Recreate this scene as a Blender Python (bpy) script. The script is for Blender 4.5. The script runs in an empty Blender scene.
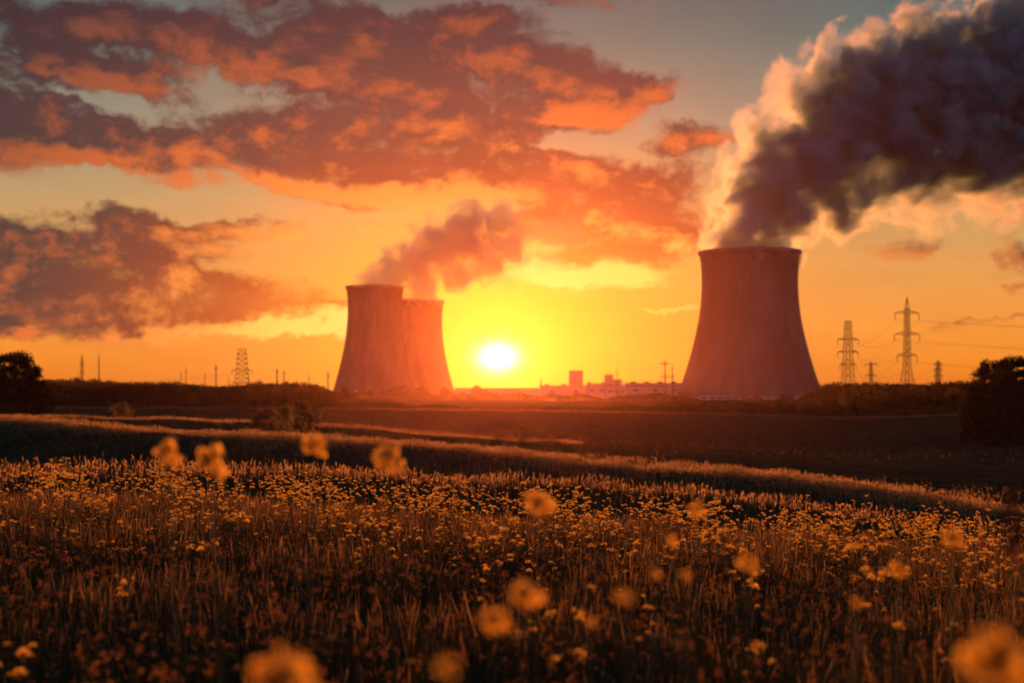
import bpy, bmesh, math, random
import numpy as np
from mathutils import Vector, Matrix

random.seed(7)
rng = np.random.default_rng(7)
SC = bpy.context.scene
COL = SC.collection
R = math.radians
F = 1422.0            # focal length of the 50 mm lens in pixels of a 1024 px wide frame
HZ = 398.0            # eye-level row

# ------------------------------------------------------------------ camera
cam_d = bpy.data.cameras.new('camera')
cam = bpy.data.objects.new('camera', cam_d); COL.objects.link(cam)
cam.location = (0, 0, 0); cam.rotation_euler = (R(90), 0, 0)
cam_d.lens = 50; cam_d.sensor_width = 36; cam_d.shift_y = 56.5/1024
cam_d.clip_start = 0.05; cam_d.clip_end = 20000
cam_d.dof.use_dof = True; cam_d.dof.focus_distance = 17.0; cam_d.dof.aperture_fstop = 1.65
SC.camera = cam

# ------------------------------------------------------------------ render and exposure
SC.render.engine = 'CYCLES'
cy = SC.cycles
cy.max_bounces = 5; cy.diffuse_bounces = 2; cy.glossy_bounces = 1; cy.transmission_bounces = 3
cy.volume_bounces = 0; cy.transparent_max_bounces = 16
cy.volume_step_rate = 1.0; cy.volume_max_steps = 256
cy.use_adaptive_sampling = True; cy.adaptive_threshold = 0.025
cy.use_denoising = True
try: cy.denoiser = 'OPENIMAGEDENOISE'
except Exception: pass
cy.sample_clamp_indirect = 3.0
SC.render.film_transparent = False
vs = SC.view_settings
SC.display_settings.display_device = 'sRGB'
vs.view_transform = 'Standard'; vs.look = 'None'; vs.exposure = 0.4; vs.gamma = 1.0; vs.use_curve_mapping = False

SUN_EL = math.atan((HZ-357)/F); SUN_AZ = math.atan((498-512)/F)     # azimuth from +Y towards +X
SUN_DIR = Vector((math.sin(SUN_AZ)*math.cos(SUN_EL), math.cos(SUN_AZ)*math.cos(SUN_EL), math.sin(SUN_EL)))

# ------------------------------------------------------------------ node helper
def lin(c):
    f = lambda v: v/12.92 if v <= .04045 else ((v+.055)/1.055)**2.4
    return tuple(f(x/255.0) for x in c[:3]) + (1.0,)

class G:
    """tiny expression layer over a node tree"""
    def __init__(s, nt): s.nt = nt
    def n(s, t, **kw):
        nd = s.nt.nodes.new(t)
        for k, v in kw.items(): setattr(nd, k, v)
        return nd
    def put(s, sock, v):
        if isinstance(v, bpy.types.NodeSocket): s.nt.links.new(v, sock)
        else: sock.default_value = v
    def m(s, op, a, b=0.0, c=0.0, clamp=False):
        nd = s.n('ShaderNodeMath', operation=op)
        s.put(nd.inputs[0], a)
        if len(nd.inputs) > 1: s.put(nd.inputs[1], b)
        if len(nd.inputs) > 2: s.put(nd.inputs[2], c)
        if clamp == 'low': return s.m('MAXIMUM', nd.outputs[0], 0.0)
        if clamp: return s.m('MINIMUM', s.m('MAXIMUM', nd.outputs[0], 0.0), 1.0)
        return nd.outputs[0]
    def v(s, op, a, b=None, scale=None):
        nd = s.n('ShaderNodeVectorMath', operation=op)
        s.put(nd.inputs[0], a)
        if b is not None: s.put(nd.inputs[1], b)
        if scale is not None: s.put(nd.inputs[3], scale)
        return nd.outputs['Value'] if op in ('DOT_PRODUCT', 'LENGTH', 'DISTANCE') else nd.outputs[0]
    def mix(s, f, a, b, blend='MIX'):
        nd = s.n('ShaderNodeMix', data_type='RGBA', blend_type=blend)
        nd.clamp_factor = True
        s.put(nd.inputs[0], f); s.put(nd.inputs[6], a); s.put(nd.inputs[7], b)
        return nd.outputs[2]
    def smooth(s, x, a, b, lo=0.0, hi=1.0):
        nd = s.n('ShaderNodeMapRange', interpolation_type='SMOOTHSTEP')
        s.put(nd.inputs[0], x); s.put(nd.inputs[1], a); s.put(nd.inputs[2], b); s.put(nd.inputs[3], lo); s.put(nd.inputs[4], hi)
        return nd.outputs[0]
    def noise(s, vec, scale, detail=3, rough=.5, color=False, distortion=0.0):
        nd = s.n('ShaderNodeTexNoise')
        s.put(nd.inputs['Vector'], vec); nd.inputs['Scale'].default_value = scale
        nd.inputs['Detail'].default_value = detail; nd.inputs['Roughness'].default_value = rough
        nd.inputs['Distortion'].default_value = distortion
        return nd.outputs['Color'] if color else nd.outputs[0]
    def ramp(s, f, stops):
        nd = s.n('ShaderNodeValToRGB'); cr = nd.color_ramp; cr.interpolation = 'EASE' if False else 'LINEAR'
        while len(cr.elements) > 1: cr.elements.remove(cr.elements[0])
        cr.elements[0].position = stops[0][0]; cr.elements[0].color = lin(stops[0][1])
        for p, c in stops[1:]:
            e = cr.elements.new(p); e.color = lin(c)
        s.put(nd.inputs[0], f)
        return nd.outputs[0]
    def ellipse(s, vec, cx, cy_, rx, ry, rot=0.0):
        nd = s.n('ShaderNodeMapping', vector_type='TEXTURE')
        s.put(nd.inputs[0], vec)
        nd.inputs['Location'].default_value = (cx, cy_, 0)
        nd.inputs['Rotation'].default_value = (0, 0, rot)
        nd.inputs['Scale'].default_value = (rx, ry, 1)
        l = s.v('DOT_PRODUCT', nd.outputs[0], nd.outputs[0])
        return s.m('SUBTRACT', 1.0, l, clamp='low')

# ------------------------------------------------------------------ world: sunset sky with clouds
world = bpy.data.worlds.new('World'); SC.world = world; world.use_nodes = True
wt = world.node_tree; wt.nodes.clear(); g = G(wt)

def ang(px, py):
    """picture direction -> (azimuth, elevation) in units of 100 px of angle"""
    az = math.atan((px-512)/F); el = math.atan((HZ-py)/F*math.cos(az))
    return az*F/100, el*F/100

CLOUDS = [  # px, py, rx, ry, tilt(deg, + = rising to the right), weight : banks of high cloud
 (-90,95,150,60,-6,1.0),(40,28,120,26,-6,.85),(190,42,110,26,-12,.9),(60,75,140,17,-2,.7),(150,78,70,15,-5,.6),
 (330,52,130,48,-8,1.0),(455,70,140,50,-8,1.1),(560,95,90,36,-3,.9),(625,92,60,18,12,.7),
 (30,125,110,24,-8,.95),(160,150,150,24,-10,1.0),(300,150,130,36,-10,1.05),(420,160,150,42,-8,1.1),(520,182,110,30,0,.9),
 (430,110,110,40,0,.6),(360,185,110,22,-12,.7),
 (560,2,60,10,-5,.6),(350,5,40,14,-10,.4),(485,22,60,14,0,.55),(80,5,120,14,0,.4),
 (30,236,52,34,-10,.9),(100,212,34,16,0,.8),(25,262,60,30,0,.6),(155,248,46,34,-20,.95),(225,242,60,18,10,.55),(170,262,90,36,-8,.55),
 (50,290,120,30,-4,.7),(170,296,110,24,-8,.62),(250,292,80,14,-6,.5),(110,318,270,19,0,1.3),(290,316,130,13,0,1.0),(60,262,60,26,0,.5),(-100,280,120,60,0,.8),
 (255,215,50,8,15,.3),(250,232,70,12,10,.45),(330,232,60,10,5,.35),
 (640,215,80,22,3,.75),(590,235,70,22,0,.6),(685,132,50,17,4,.85),(700,195,58,34,-40,.7),(560,170,60,22,0,.6),(655,190,60,18,20,.5),(655,90,34,9,8,.4),
 (600,250,80,24,12,.6),(690,240,60,24,-10,.5),(640,275,120,14,0,.35),(585,262,90,34,6,.75),(608,205,46,28,30,.7),(545,215,40,30,0,.5),
 (1012,258,20,12,10,.55),(1075,280,60,22,0,.6),(1010,322,90,3.5,1,.55),(900,330,60,3,0,.4),(930,250,100,12,8,.3),(690,312,60,3,0,.3),
 (1120,150,130,90,0,.6),(1020,290,12,6,0,.45),
]
def density_group():
    ng = bpy.data.node_groups.new('cloud_density', 'ShaderNodeTree')
    ng.interface.new_socket('P', in_out='INPUT', socket_type='NodeSocketVector')
    ng.interface.new_socket('D', in_out='OUTPUT', socket_type='NodeSocketFloat')
    h = G(ng); gi = h.n('NodeGroupInput'); go = h.n('NodeGroupOutput')
    p = gi.outputs[0]
    st = h.v('MULTIPLY', p, (.62, 1.0, 1.0))
    warp = h.v('SUBTRACT', h.noise(st, 1.1, 3, .55, True), (.5, .5, .5))
    warp = h.v('MULTIPLY', warp, (.95, .42, 0))
    w2 = h.v('MULTIPLY', h.v('SUBTRACT', h.noise(p, 5.0, 3, .6, True), (.5, .5, .5)), (.28, .2, 0))
    q = h.v('ADD', h.v('ADD', p, warp), w2)
    tot = None
    for i_, (px, py, rx, ry, rot, w) in enumerate(CLOUDS):
        cx, cyy = ang(px, py)
        if i_ and i_ % 12 == 0:                                     # keeps the node chain sequential (fewer live values)
            q = h.v('ADD', q, h.m('MULTIPLY', tot, 1e-7))
        e = h.ellipse(q, cx, cyy, rx/100*1.3, ry/100*1.3, R(rot))
        e = h.m('MULTIPLY', e, w) if tot is None else h.m('MULTIPLY_ADD', e, w, tot)
        tot = e
    tot = h.m('MINIMUM', tot, 1.15)
    fb = h.noise(h.v('ADD', h.v('MULTIPLY', p, (.75, 1.1, 1.0)), h.v('SCALE', warp, None, .8)), 1.7, 9, .62)
    fb = h.m('MULTIPLY', h.m('SUBTRACT', fb, .5), 3.6)
    d = h.m('ADD', tot, h.m('MULTIPLY', fb, h.smooth(tot, 0.0, .35, .12, 1.0)))
    d = h.m('SUBTRACT', d, .28)
    ng.links.new(d, go.inputs[0])
    return ng
DG = density_group()
def dens(vec):
    nd = g.n('ShaderNodeGroup'); nd.node_tree = DG; g.put(nd.inputs[0], vec); return nd.outputs[0]

geo = g.n('ShaderNodeTexCoord')
d = g.v('NORMALIZE', geo.outputs['Generated'])
sep = g.n('ShaderNodeSeparateXYZ'); g.put(sep.inputs[0], d)
az = g.m('ARCTAN2', sep.outputs[0], sep.outputs[1]); el = g.m('ARCSINE', sep.outputs[2])
U = g.m('MULTIPLY', az, F/100); V = g.m('MULTIPLY', el, F/100)
cmb = g.n('ShaderNodeCombineXYZ'); g.put(cmb.inputs[0], U); g.put(cmb.inputs[1], V); P = cmb.outputs[0]
su, sv = ang(498, 357)
sd = g.v('SUBTRACT', P, (su, sv, 0))
r_sun = g.v('LENGTH', g.v('MULTIPLY', sd, (.72, 1.0, 0)))          # wide oval around the sun, in 100 px
r_rnd = g.v('LENGTH', sd)

# clear sky by elevation, then warmed around the sun
clear = g.ramp(g.m('DIVIDE', V, 6.0, clamp=True), [
   (0.0, (208, 104, 30)), (.05, (230, 134, 42)), (.12, (228, 146, 60)), (.22, (206, 150, 82)), (.33, (168, 148, 104)), (.45, (118, 130, 114)), (.58, (64, 106, 104)), (.68, (56, 84, 94)), (1.0, (48, 62, 78))])
warm = g.ramp(g.m('DIVIDE', r_sun, 5.0, clamp=True), [
   (0.0, (255, 222, 70)), (.10, (255, 196, 54)), (.22, (246, 166, 56)), (.42, (190, 132, 68)), (.7, (110, 108, 84)), (1.0, (70, 80, 78))])
wf = g.smooth(r_sun, .2, 3.4, .95, 0.0)
cool = g.ramp(g.m('DIVIDE', V, 9.0, clamp=True), [(0.0, (108, 96, 120)), (.15, (118, 114, 142)), (.5, (92, 114, 146)), (1.0, (66, 88, 124))])
clear = g.mix(g.smooth(g.m('ABSOLUTE', U), 9.0, 22.0), clear, cool)   # cooler away from the sunset
base = g.mix(wf, clear, warm)
sky = g.n('ShaderNodeTexSky', sky_type='NISHITA', sun_disc=False, sun_elevation=SUN_EL, sun_rotation=SUN_AZ, dust_density=3.0, air_density=1.2)
base = g.v('ADD', base, g.v('SCALE', sky.outputs[0], None, .012))
# thin golden veil texture around the sun
veil = g.noise(g.v('MULTIPLY', P, (.5, 1.6, 1)), 1.3, 7, .62)
base = g.v('SCALE', base, None, g.m('MULTIPLY_ADD', veil, .34, .83))

D0 = dens(P)
# direction from here to the sun, kept short: samples what lies between the cloud and the light
tos = g.v('NORMALIZE', g.v('ADD', g.v('SCALE', sd, None, -1.0), (0, -1.2, 0)))
D1 = dens(g.v('ADD', P, g.v('SCALE', tos, None, .24)))
alpha = g.smooth(D0, -.12, .66)
thick = g.smooth(D0, .12, .95)
rel = g.m('MULTIPLY', g.m('SUBTRACT', D0, D1), 1.45)
edge = g.m('SUBTRACT', 1.0, g.smooth(D0, .05, .48))
lit = g.smooth(g.m('ADD', rel, g.m('MULTIPLY', edge, .5)), -.18, 1.35)
t = g.m('DIVIDE', g.v('LENGTH', g.v('MULTIPLY', sd, (.50, 1.0, 0))), 3.9, clamp=True)   # low clouds stay red far along the horizon
core = g.ramp(t, [(0, (255, 190, 60)), (.16, (245, 135, 45)), (.28, (222, 126, 50)), (.37, (166, 84, 44)), (.48, (112, 64, 48)), (.62, (48, 58, 58)), (.8, (34, 52, 58)), (1.0, (40, 42, 50))])
litc = g.ramp(t, [(0, (255, 240, 130)), (.28, (255, 214, 100)), (.42, (248, 154, 70)), (.6, (216, 110, 54)), (.8, (150, 82, 54)), (1.0, (95, 62, 58))])
mott = g.noise(g.v('MULTIPLY', P, (.55, 1.3, 1)), 1.3, 7, .62)
core = g.mix(g.smooth(mott,   .5, .75, 0, .16), core, litc)
cc = g.mix(lit, core, litc)
skyc = g.mix(g.m('MULTIPLY', alpha, g.smooth(r_sun, .2, .9, .75, .97)), base, cc)
# the sun and its aureole
aur = g.m('EXPONENT', g.m('MULTIPLY', r_rnd, -3.8))
skyc = g.v('ADD', skyc, g.v('SCALE', lin((255, 190, 60))[:3], None, g.m('MULTIPLY', aur, 1.3)))
disc = g.m('EXPONENT', g.m('MULTIPLY', g.m('POWER', g.m('DIVIDE', g.v('LENGTH', g.v('MULTIPLY', sd, (.8, 1.15, 0))), .11), 1.6), -1.0))
skyc = g.v('ADD', skyc, g.v('SCALE', (7.0, 5.4, 3.0), None, disc))
# below the horizon: dim earth
skyc = g.mix(g.smooth(V, -.5, -.1, 1, 0), skyc, (.03, .018, .01, 1))
bg = g.n('ShaderNodeBackground'); g.put(bg.inputs[0], skyc); bg.inputs[1].default_value = .78
wo = g.n('ShaderNodeOutputWorld'); wt.links.new(bg.outputs[0], wo.inputs[0])
world.cycles.sampling_method = 'MANUAL'; world.cycles.sample_map_resolution = 512

# ------------------------------------------------------------------ sun
sl = bpy.data.lights.new('sun', 'SUN'); sl.energy = 5.0; sl.angle = R(.6); sl.color = (1.0, .32, .08)
sun = bpy.data.objects.new('sun', sl); COL.objects.link(sun)
sun.rotation_euler = SUN_DIR.to_track_quat('Z', 'Y').to_euler()

# ------------------------------------------------------------------ materials
def mat(name):
    m = bpy.data.materials.new(name); m.use_nodes = True; m.node_tree.nodes.clear()
    return m, G(m.node_tree)
def finish(m, gg, shader=None, vol=None):
    o = gg.n('ShaderNodeOutputMaterial')
    if shader is not None: m.node_tree.links.new(shader, o.inputs[0])
    if vol is not None: m.node_tree.links.new(vol, o.inputs[1])
    return m
def surf(name, c1, c2, scale=1.0, rough=.8, metallic=0.0, trans=None, detail=4, stretch=(1, 1, 1), spec=.3, bump=0, coords='Object'):
    m, gg = mat(name)
    tc = gg.n('ShaderNodeTexCoord')
    n1 = gg.noise(gg.v('MULTIPLY', tc.outputs[coords], stretch), scale, detail, .6)
    c = gg.mix(gg.smooth(n1, .35, .65), (*c1, 1), (*c2, 1))
    bs = gg.n('ShaderNodeBsdfPrincipled'); gg.put(bs.inputs['Base Color'], c)
    bs.inputs['Roughness'].default_value = rough; bs.inputs['Metallic'].default_value = metallic
    bs.inputs['Specular IOR Level'].default_value = spec
    if bump:
        b = gg.n('ShaderNodeBump'); b.inputs['Distance'].default_value = bump; gg.put(b.inputs['Height'], n1)
        gg.nt.links.new(b.outputs[0], bs.inputs['Normal'])
    out = bs.outputs[0]
    if trans:
        col, f = trans
        tr = gg.n('ShaderNodeBsdfTranslucent'); gg.put(tr.inputs[0], gg.mix(gg.smooth(n1, .3, .7), (*[x*.6 for x in col], 1), (*col, 1)))
        mx = gg.n('ShaderNodeMixShader'); mx.inputs[0].default_value = f
        gg.nt.links.new(out, mx.inputs[1]); gg.nt.links.new(tr.outputs[0], mx.inputs[2]); out = mx.outputs[0]
    return finish(m, gg, out)

M = {}
M['ground'] = surf('meadow_soil', (.030, .030, .014), (.055, .045, .022), .35, 1.0, bump=.10, spec=0)
M['grass'] = surf('grass_blades', (.030, .038, .014), (.070, .056, .022), .8, .75, trans=((.11, .072, .022), .42), spec=.05)
M['pasture'] = surf('pasture_grass', (.030, .036, .014), (.055, .048, .022), .06, .85, trans=((.05, .04, .015), .2), spec=0)
M['crest_lit'] = surf('crest_lit_grass', (.12, .08, .045), (.18, .12, .07), .5, .75, trans=((.62, .35, .14), .6), spec=.1)  # paler, more translucent colour carries the golden rim light of the crests
M['dry'] = surf('dry_grass', (.07, .048, .022), (.11, .075, .034), .5, .75, trans=((.40, .22, .08), .5), spec=.2)
M['stem'] = surf('flower_stem', (.05, .065, .02), (.08, .08, .03), 8, .7, trans=((.20, .16, .05), .35), spec=.2)
M['petal'] = surf('yellow_petals', (.62, .24, .02), (.74, .34, .04), 30, .6, trans=((1.0, .60, .11), .8), spec=.05)
M['pale'] = surf('cream_florets', (.60, .50, .28), (.70, .60, .36), 30, .6, trans=((.95, .75, .35), .6), spec=.2)
M['seed'] = surf('dried_seed_head', (.07, .035, .018), (.12, .055, .025), 40, .8, trans=((.45, .20, .07), .4), spec=.1)
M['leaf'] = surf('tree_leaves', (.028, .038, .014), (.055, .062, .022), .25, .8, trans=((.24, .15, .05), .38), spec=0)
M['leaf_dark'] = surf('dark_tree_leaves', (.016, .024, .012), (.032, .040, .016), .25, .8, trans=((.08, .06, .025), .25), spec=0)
M['bark'] = surf('tree_bark', (.05, .036, .024), (.09, .065, .045), 2, .9, spec=.1)
M['shrub'] = surf('shrub_leaves', (.04, .045, .018), (.075, .07, .028), .5, .8, trans=((.30, .20, .08), .45), spec=0)
def concrete():
    m, gg = mat('tower_concrete'); tc = gg.n('ShaderNodeTexCoord'); p = tc.outputs['Object']
    n1 = gg.noise(gg.v('MULTIPLY', p, (1, 1, .10)), .06, 6, .62); n2 = gg.noise(p, .02, 4, .6)
    sp = gg.n('ShaderNodeSeparateXYZ'); gg.put(sp.inputs[0], p)
    ring = gg.smooth(gg.m('FRACT', gg.m('DIVIDE', sp.outputs[2], 7.5)), .0, .10, .80, 1.0)
    top = gg.smooth(gg.m('ADD', sp.outputs[2], gg.m('MULTIPLY', n1, 40)), 150, 185, 1.0, .72)     # darker towards the mouth, edge broken by streak noise
    c = gg.mix(gg.smooth(n1, .35, .65), (.085, .072, .064, 1), (.145, .125, .115, 1))
    c = gg.mix(gg.smooth(n2, .4, .65, 0, .5), c, (.075, .062, .058, 1))
    c = gg.v('SCALE', c, None, gg.m('MULTIPLY', ring, top))
    bs = gg.n('ShaderNodeBsdfPrincipled'); gg.put(bs.inputs['Base Color'], c); bs.inputs['Roughness'].default_value = .9; bs.inputs['Specular IOR Level'].default_value = .1
    return finish(m, gg, bs.outputs[0])
M['concrete'] = concrete()
M['concrete_dark'] = surf('tower_rim_concrete', (.15, .14, .13), (.20, .185, .17), .1, .85, spec=.2)
M['steel'] = surf('galvanised_steel', (.05, .045, .045), (.08, .07, .07), .3, .7, spec=.1)
M['glass'] = surf('insulator_glass', (.10, .07, .05), (.14, .10, .07), 2, .3)
M['cladding'] = surf('pale_cladding', (.40, .35, .29), (.50, .44, .37), .05, .5, stretch=(1, 1, .2))
M['greyclad'] = surf('grey_cladding', (.22, .21, .21), (.30, .29, .28), .05, .6)
M['roof'] = surf('flat_roof', (.10, .095, .09), (.14, .135, .13), .1, .8)
M['window'] = surf('window_glass', (.03, .035, .04), (.05, .055, .06), .3, .08, spec=.8)

# ------------------------------------------------------------------ object helpers
def tag(o, label=None, cat=None, group=None, kind=None):
    if label: o['label'] = label
    if cat: o['category'] = cat
    if group: o['group'] = group
    if kind: o['kind'] = kind
    return o
def empty(name, loc, rz=0, scale=1.0):
    o = bpy.data.objects.new(name, None); COL.objects.link(o)
    o.location = loc; o.rotation_euler = (0, 0, rz); o.scale = (scale,)*3; o.empty_display_size = .1
    return o
def link(name, me, parent=None):
    o = bpy.data.objects.new(name, me); COL.objects.link(o); o.parent = parent; return o
def fast(name, v, faces, m, smooth=False, mat_idx=None):
    """mesh from an (n,3) array and a list of (k,j) face arrays"""
    me = bpy.data.meshes.new(name)
    v = np.asarray(v, np.float32)
    me.vertices.add(len(v)); me.vertices.foreach_set('co', v.ravel())
    idx = np.concatenate([f.ravel() for f in faces]).astype(np.int32)
    tot = np.concatenate([np.full(len(f), f.shape[1], np.int32) for f in faces])
    st = np.concatenate([[0], np.cumsum(tot)[:-1]]).astype(np.int32)
    me.loops.add(len(idx)); me.loops.foreach_set('vertex_index', idx)
    me.polygons.add(len(tot)); me.polygons.foreach_set('loop_start', st); me.polygons.foreach_set('loop_total', tot)
    for mm in (m if isinstance(m, (list, tuple)) else [m]): me.materials.append(mm)
    if mat_idx is not None: me.polygons.foreach_set('material_index', np.asarray(mat_idx, np.int32))
    if smooth: me.polygons.foreach_set('use_smooth', np.ones(len(tot), bool))
    me.update(calc_edges=True); me.validate()
    return me
class MB:
    """collects bars, boxes, tubes and quads for one mesh"""
    def __init__(s): s.v = []; s.f = []
    def box(s, c, d, rot=None):
        b = len(s.v)
        for i in (-1, 1):
            for j in (-1, 1):
                for k in (-1, 1):
                    p = Vector((i*d[0]/2, j*d[1]/2, k*d[2]/2))
                    if rot: p = rot @ p
                    s.v.append(tuple(Vector(c)+p))
        s.f += [tuple(b+q for q in f) for f in ((0,1,3,2),(4,6,7,5),(0,4,5,1),(2,3,7,6),(0,2,6,4),(1,5,7,3))]
    def tube(s, pts, rad, n=5, cap=True):
        pts = [Vector(p) for p in pts]
        if not isinstance(rad, (list, tuple)): rad = [rad]*len(pts)
        b = len(s.v)
        for i, p in enumerate(pts):
            t = (pts[min(i+1, len(pts)-1)]-pts[max(i-1, 0)]).normalized()
            a = t.cross(Vector((0, 0, 1)) if abs(t.z) < .9 else Vector((1, 0, 0))).normalized(); c = t.cross(a)
            for k in range(n):
                w = 2*math.pi*k/n
                s.v.append(tuple(p+(a*math.cos(w)+c*math.sin(w))*rad[i]))
        for i in range(len(pts)-1):
            for k in range(n):
                s.f.append((b+i*n+k, b+i*n+(k+1) % n, b+(i+1)*n+(k+1) % n, b+(i+1)*n+k))
        if cap:
            s.f.append(tuple(b+k for k in range(n))[::-1]); s.f.append(tuple(b+(len(pts)-1)*n+k for k in range(n)))
    def bar(s, a, b, r): s.tube([a, b], r, 4)
    def build(s, name, m, parent=None, smooth=False):
        me = bpy.data.meshes.new(name); me.from_pydata(s.v, [], s.f); me.materials.append(m); me.update()
        if smooth: me.polygons.foreach_set('use_smooth', [True]*len(me.polygons))
        return link(name, me, parent)

# ------------------------------------------------------------------ terrain
PXC = np.array([-900, -300, 0, 150, 300, 500, 700, 850, 1024, 1300, 1900], float)
def zr(row, D): return -(np.asarray(row, float)-HZ)/F*D
D6 = np.array([85, 95, 95, 88, 80, 68, 64, 60, 56, 55, 60], float)
z2 = zr([530, 512, 513, 516, 526, 541, 548, 556, 564, 566, 545], 22)
z4 = zr([480, 474, 474, 473, 472, 484, 498, 512, 526, 526, 505], 42)
z6 = zr([440, 414, 420, 432, 441, 457, 474, 492, 510, 520, 500], D6)
z8 = zr([420, 416, 416, 419, 424, 440, 452, 455, 455, 450, 445], 220)
z10 = zr([410, 409, 408, 408, 409, 411, 414, 418, 413, 410, 410], 420)
KZ = [np.full(11, -1.6), np.full(11, -1.6), -1.62+(z2+1.6)*.35, z2, np.minimum(z2, z4)-1.5, z4, np.minimum(z4, z6)-1.6, z6, z6-2.0, z8, z8-1.2, z10,
      zr([404]*11, 700), zr([398, 397, 396, 397, 399, 401, 401, 398, 396, 396, 397], 1100),
      zr([396, 392, 392, 394, 397, 401, 401, 396, 394, 393, 395], 1500), zr([392, 388, 388, 389, 393, 399, 398, 392, 390, 390, 391], 2600), zr([393, 390, 390, 390, 394, 399, 398, 393, 391, 391, 392], 3000)]
KD = [np.full(11, x, float) for x in (0, 6, 13, 22, 31, 42)] + [D6-12, D6, D6+42] + [np.full(11, x, float) for x in (220, 300, 420, 700, 1100, 1500, 2600, 3100)]
KD = np.array(KD); KZ = np.array(KZ)
def height(x, y):
    x = np.asarray(x, float); y = np.asarray(y, float)
    r = np.hypot(x, y); a = np.arctan2(x, y)
    a = np.where(np.abs(a) > 1.3, np.sign(a)*1.3, a)
    px = np.clip(512+F*np.tan(a), -900, 1900)
    i = np.clip(np.searchsorted(PXC, px)-1, 0, 9); f = (px-PXC[i])/(PXC[i+1]-PXC[i]); f = f*f*(3-2*f)*.35+f*.65
    kd = KD[:, i]*(1-f)+KD[:, i+1]*f; kz = KZ[:, i]*(1-f)+KZ[:, i+1]*f
    z = kz[0].copy() if kz.ndim > 1 else kz[0]
    for k in range(len(KD)-1):
        t = np.clip((r-kd[k])/(kd[k+1]-kd[k]), 0, 1); t = t*t*(3-2*t)*.9+t*.1
        z = z+(kz[k+1]-kz[k])*t
    s = .035*np.minimum(r/25, 3)
    z = z+s*(np.sin(x*.41+y*.13+1)+np.sin(x*.17-y*.35+2)+.6*np.sin(x*1.13+y*.9)+.5*np.sin(-x*.83+y*1.6+.5))
    far = np.clip((r-900)/600, 0, 1)
    z = z+far*(1.6*np.sin(x*.011+1.3)+1.2*np.sin(x*.023+y*.004)+.7*np.sin(x*.051+2))*np.clip(np.abs(px-560)/250, 0, 1)
    return z
def hz(x, y): return float(height(np.array([x]), np.array([y]))[0])
def at(px, D, lift=0.0):
    """ground point in the direction of picture column px at depth D metres"""
    x = (px-512)/F*D
    return Vector((x, D, hz(x, D)+lift))

az_f = np.radians(np.arange(-32, 32, .16)); az_b = np.radians(np.arange(32, 328, 4.0))
azs = np.concatenate([az_f, az_b]); rad = np.concatenate([[.4], np.geomspace(1.0, 2480, 320)])
A, RR = np.meshgrid(azs, rad)
X = RR*np.sin(A); Y = RR*np.cos(A); Z = height(X, Y)
vv = np.stack([X, Y, Z], -1).reshape(-1, 3)
na, nr = len(azs), len(rad)
ii, jj = np.meshgrid(np.arange(nr-1), np.arange(na), indexing='ij')
quads = np.stack([ii*na+jj, (ii+1)*na+jj, (ii+1)*na+(jj+1) % na, ii*na+(jj+1) % na], -1).reshape(-1, 4)[:, ::-1]
vv = np.vstack([vv, [[0, 0, -1.6]]]); j = np.arange(na)
tri = np.stack([np.full(na, len(vv)-1), j, (j+1) % na], -1)[:, ::-1]
gr = link('ground', fast('ground', vv, [quads, tri], M['ground'], True)); tag(gr, kind='structure')

# ------------------------------------------------------------------ grass
def blades(N, D0_, D1_, hmin, hmax, wid, lean, power=1.0, half=.46, seedhead=False, keep=None, pxr=None):
    """N bent tapering blades standing on the terrain, spread over the wedge in front of the camera"""
    u = rng.random(N); Dd = np.sqrt(D0_**2+(D1_**2-D0_**2)*u**power)
    a = (rng.random(N)*2-1)*half
    x = Dd*np.sin(a); y = Dd*np.cos(a)
    if keep is not None:
        k = keep(x, y, Dd); x, y, Dd = x[k], y[k], Dd[k]; N = len(x)
    z = height(x, y)-.02
    # clumpy height
    cl = .75+.25*np.sin(x*1.7+y*.6)*np.sin(y*1.3-x*.5+1)
    h = (hmin+(hmax-hmin)*rng.random(N)**1.4)*cl
    w = wid*(.6+.8*rng.random(N))
    th = rng.random(N)*2*np.pi; fx, fy = np.cos(th), np.sin(th)       # width direction
    lt = rng.random(N)*2*np.pi; L = lean*h*(.3+rng.random(N)); lx, ly = np.cos(lt)*L, np.sin(lt)*L
    vs_ = []
    prof = [(0, 1.0), (.4, .85), (.75, .55)] if not seedhead else [(0, .35), (.62, .3), (.72, 1.5), (.88, 1.2)]
    for (t_, ww) in prof:
        cx, cy_, cz = x+lx*t_**2, y+ly*t_**2, z+h*t_*(1-.12*t_)
        vs_.append(np.stack([cx-fx*w*ww/2, cy_-fy*w*ww/2, cz], -1)); vs_.append(np.stack([cx+fx*w*ww/2, cy_+fy*w*ww/2, cz], -1))
    vs_.append(np.stack([x+lx, y+ly, z+h*.9], -1))
    K = len(vs_); v = np.stack(vs_, 1).reshape(-1, 3)
    b = (np.arange(N)*K)[:, None]
    q = np.concatenate([b+np.array([2*i, 2*i+1, 2*i+3, 2*i+2]) for i in range(len(prof)-1)], 0)
    t3 = b+np.array([K-3, K-2, K-1])
    return v, q, t3
def grass_obj(name, parts, m, label):
    off = 0; V_, Q, T = [], [], []
    for v, q, t3 in parts:
        V_.append(v); Q.append(q+off); T.append(t3+off); off += len(v)
    o = link(name, fast(name, np.vstack(V_), [np.vstack(Q), np.vstack(T)], m)); tag(o, label, 'grass', kind='stuff'); return o
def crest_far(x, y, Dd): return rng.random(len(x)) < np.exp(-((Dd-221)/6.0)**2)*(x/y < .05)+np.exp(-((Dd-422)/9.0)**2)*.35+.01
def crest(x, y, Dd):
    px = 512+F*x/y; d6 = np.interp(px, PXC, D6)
    return rng.random(len(x)) < np.exp(-((Dd-d6-1)/4.0)**2)+np.exp(-((Dd-42)/3.0)**2)*.22+.02
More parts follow.
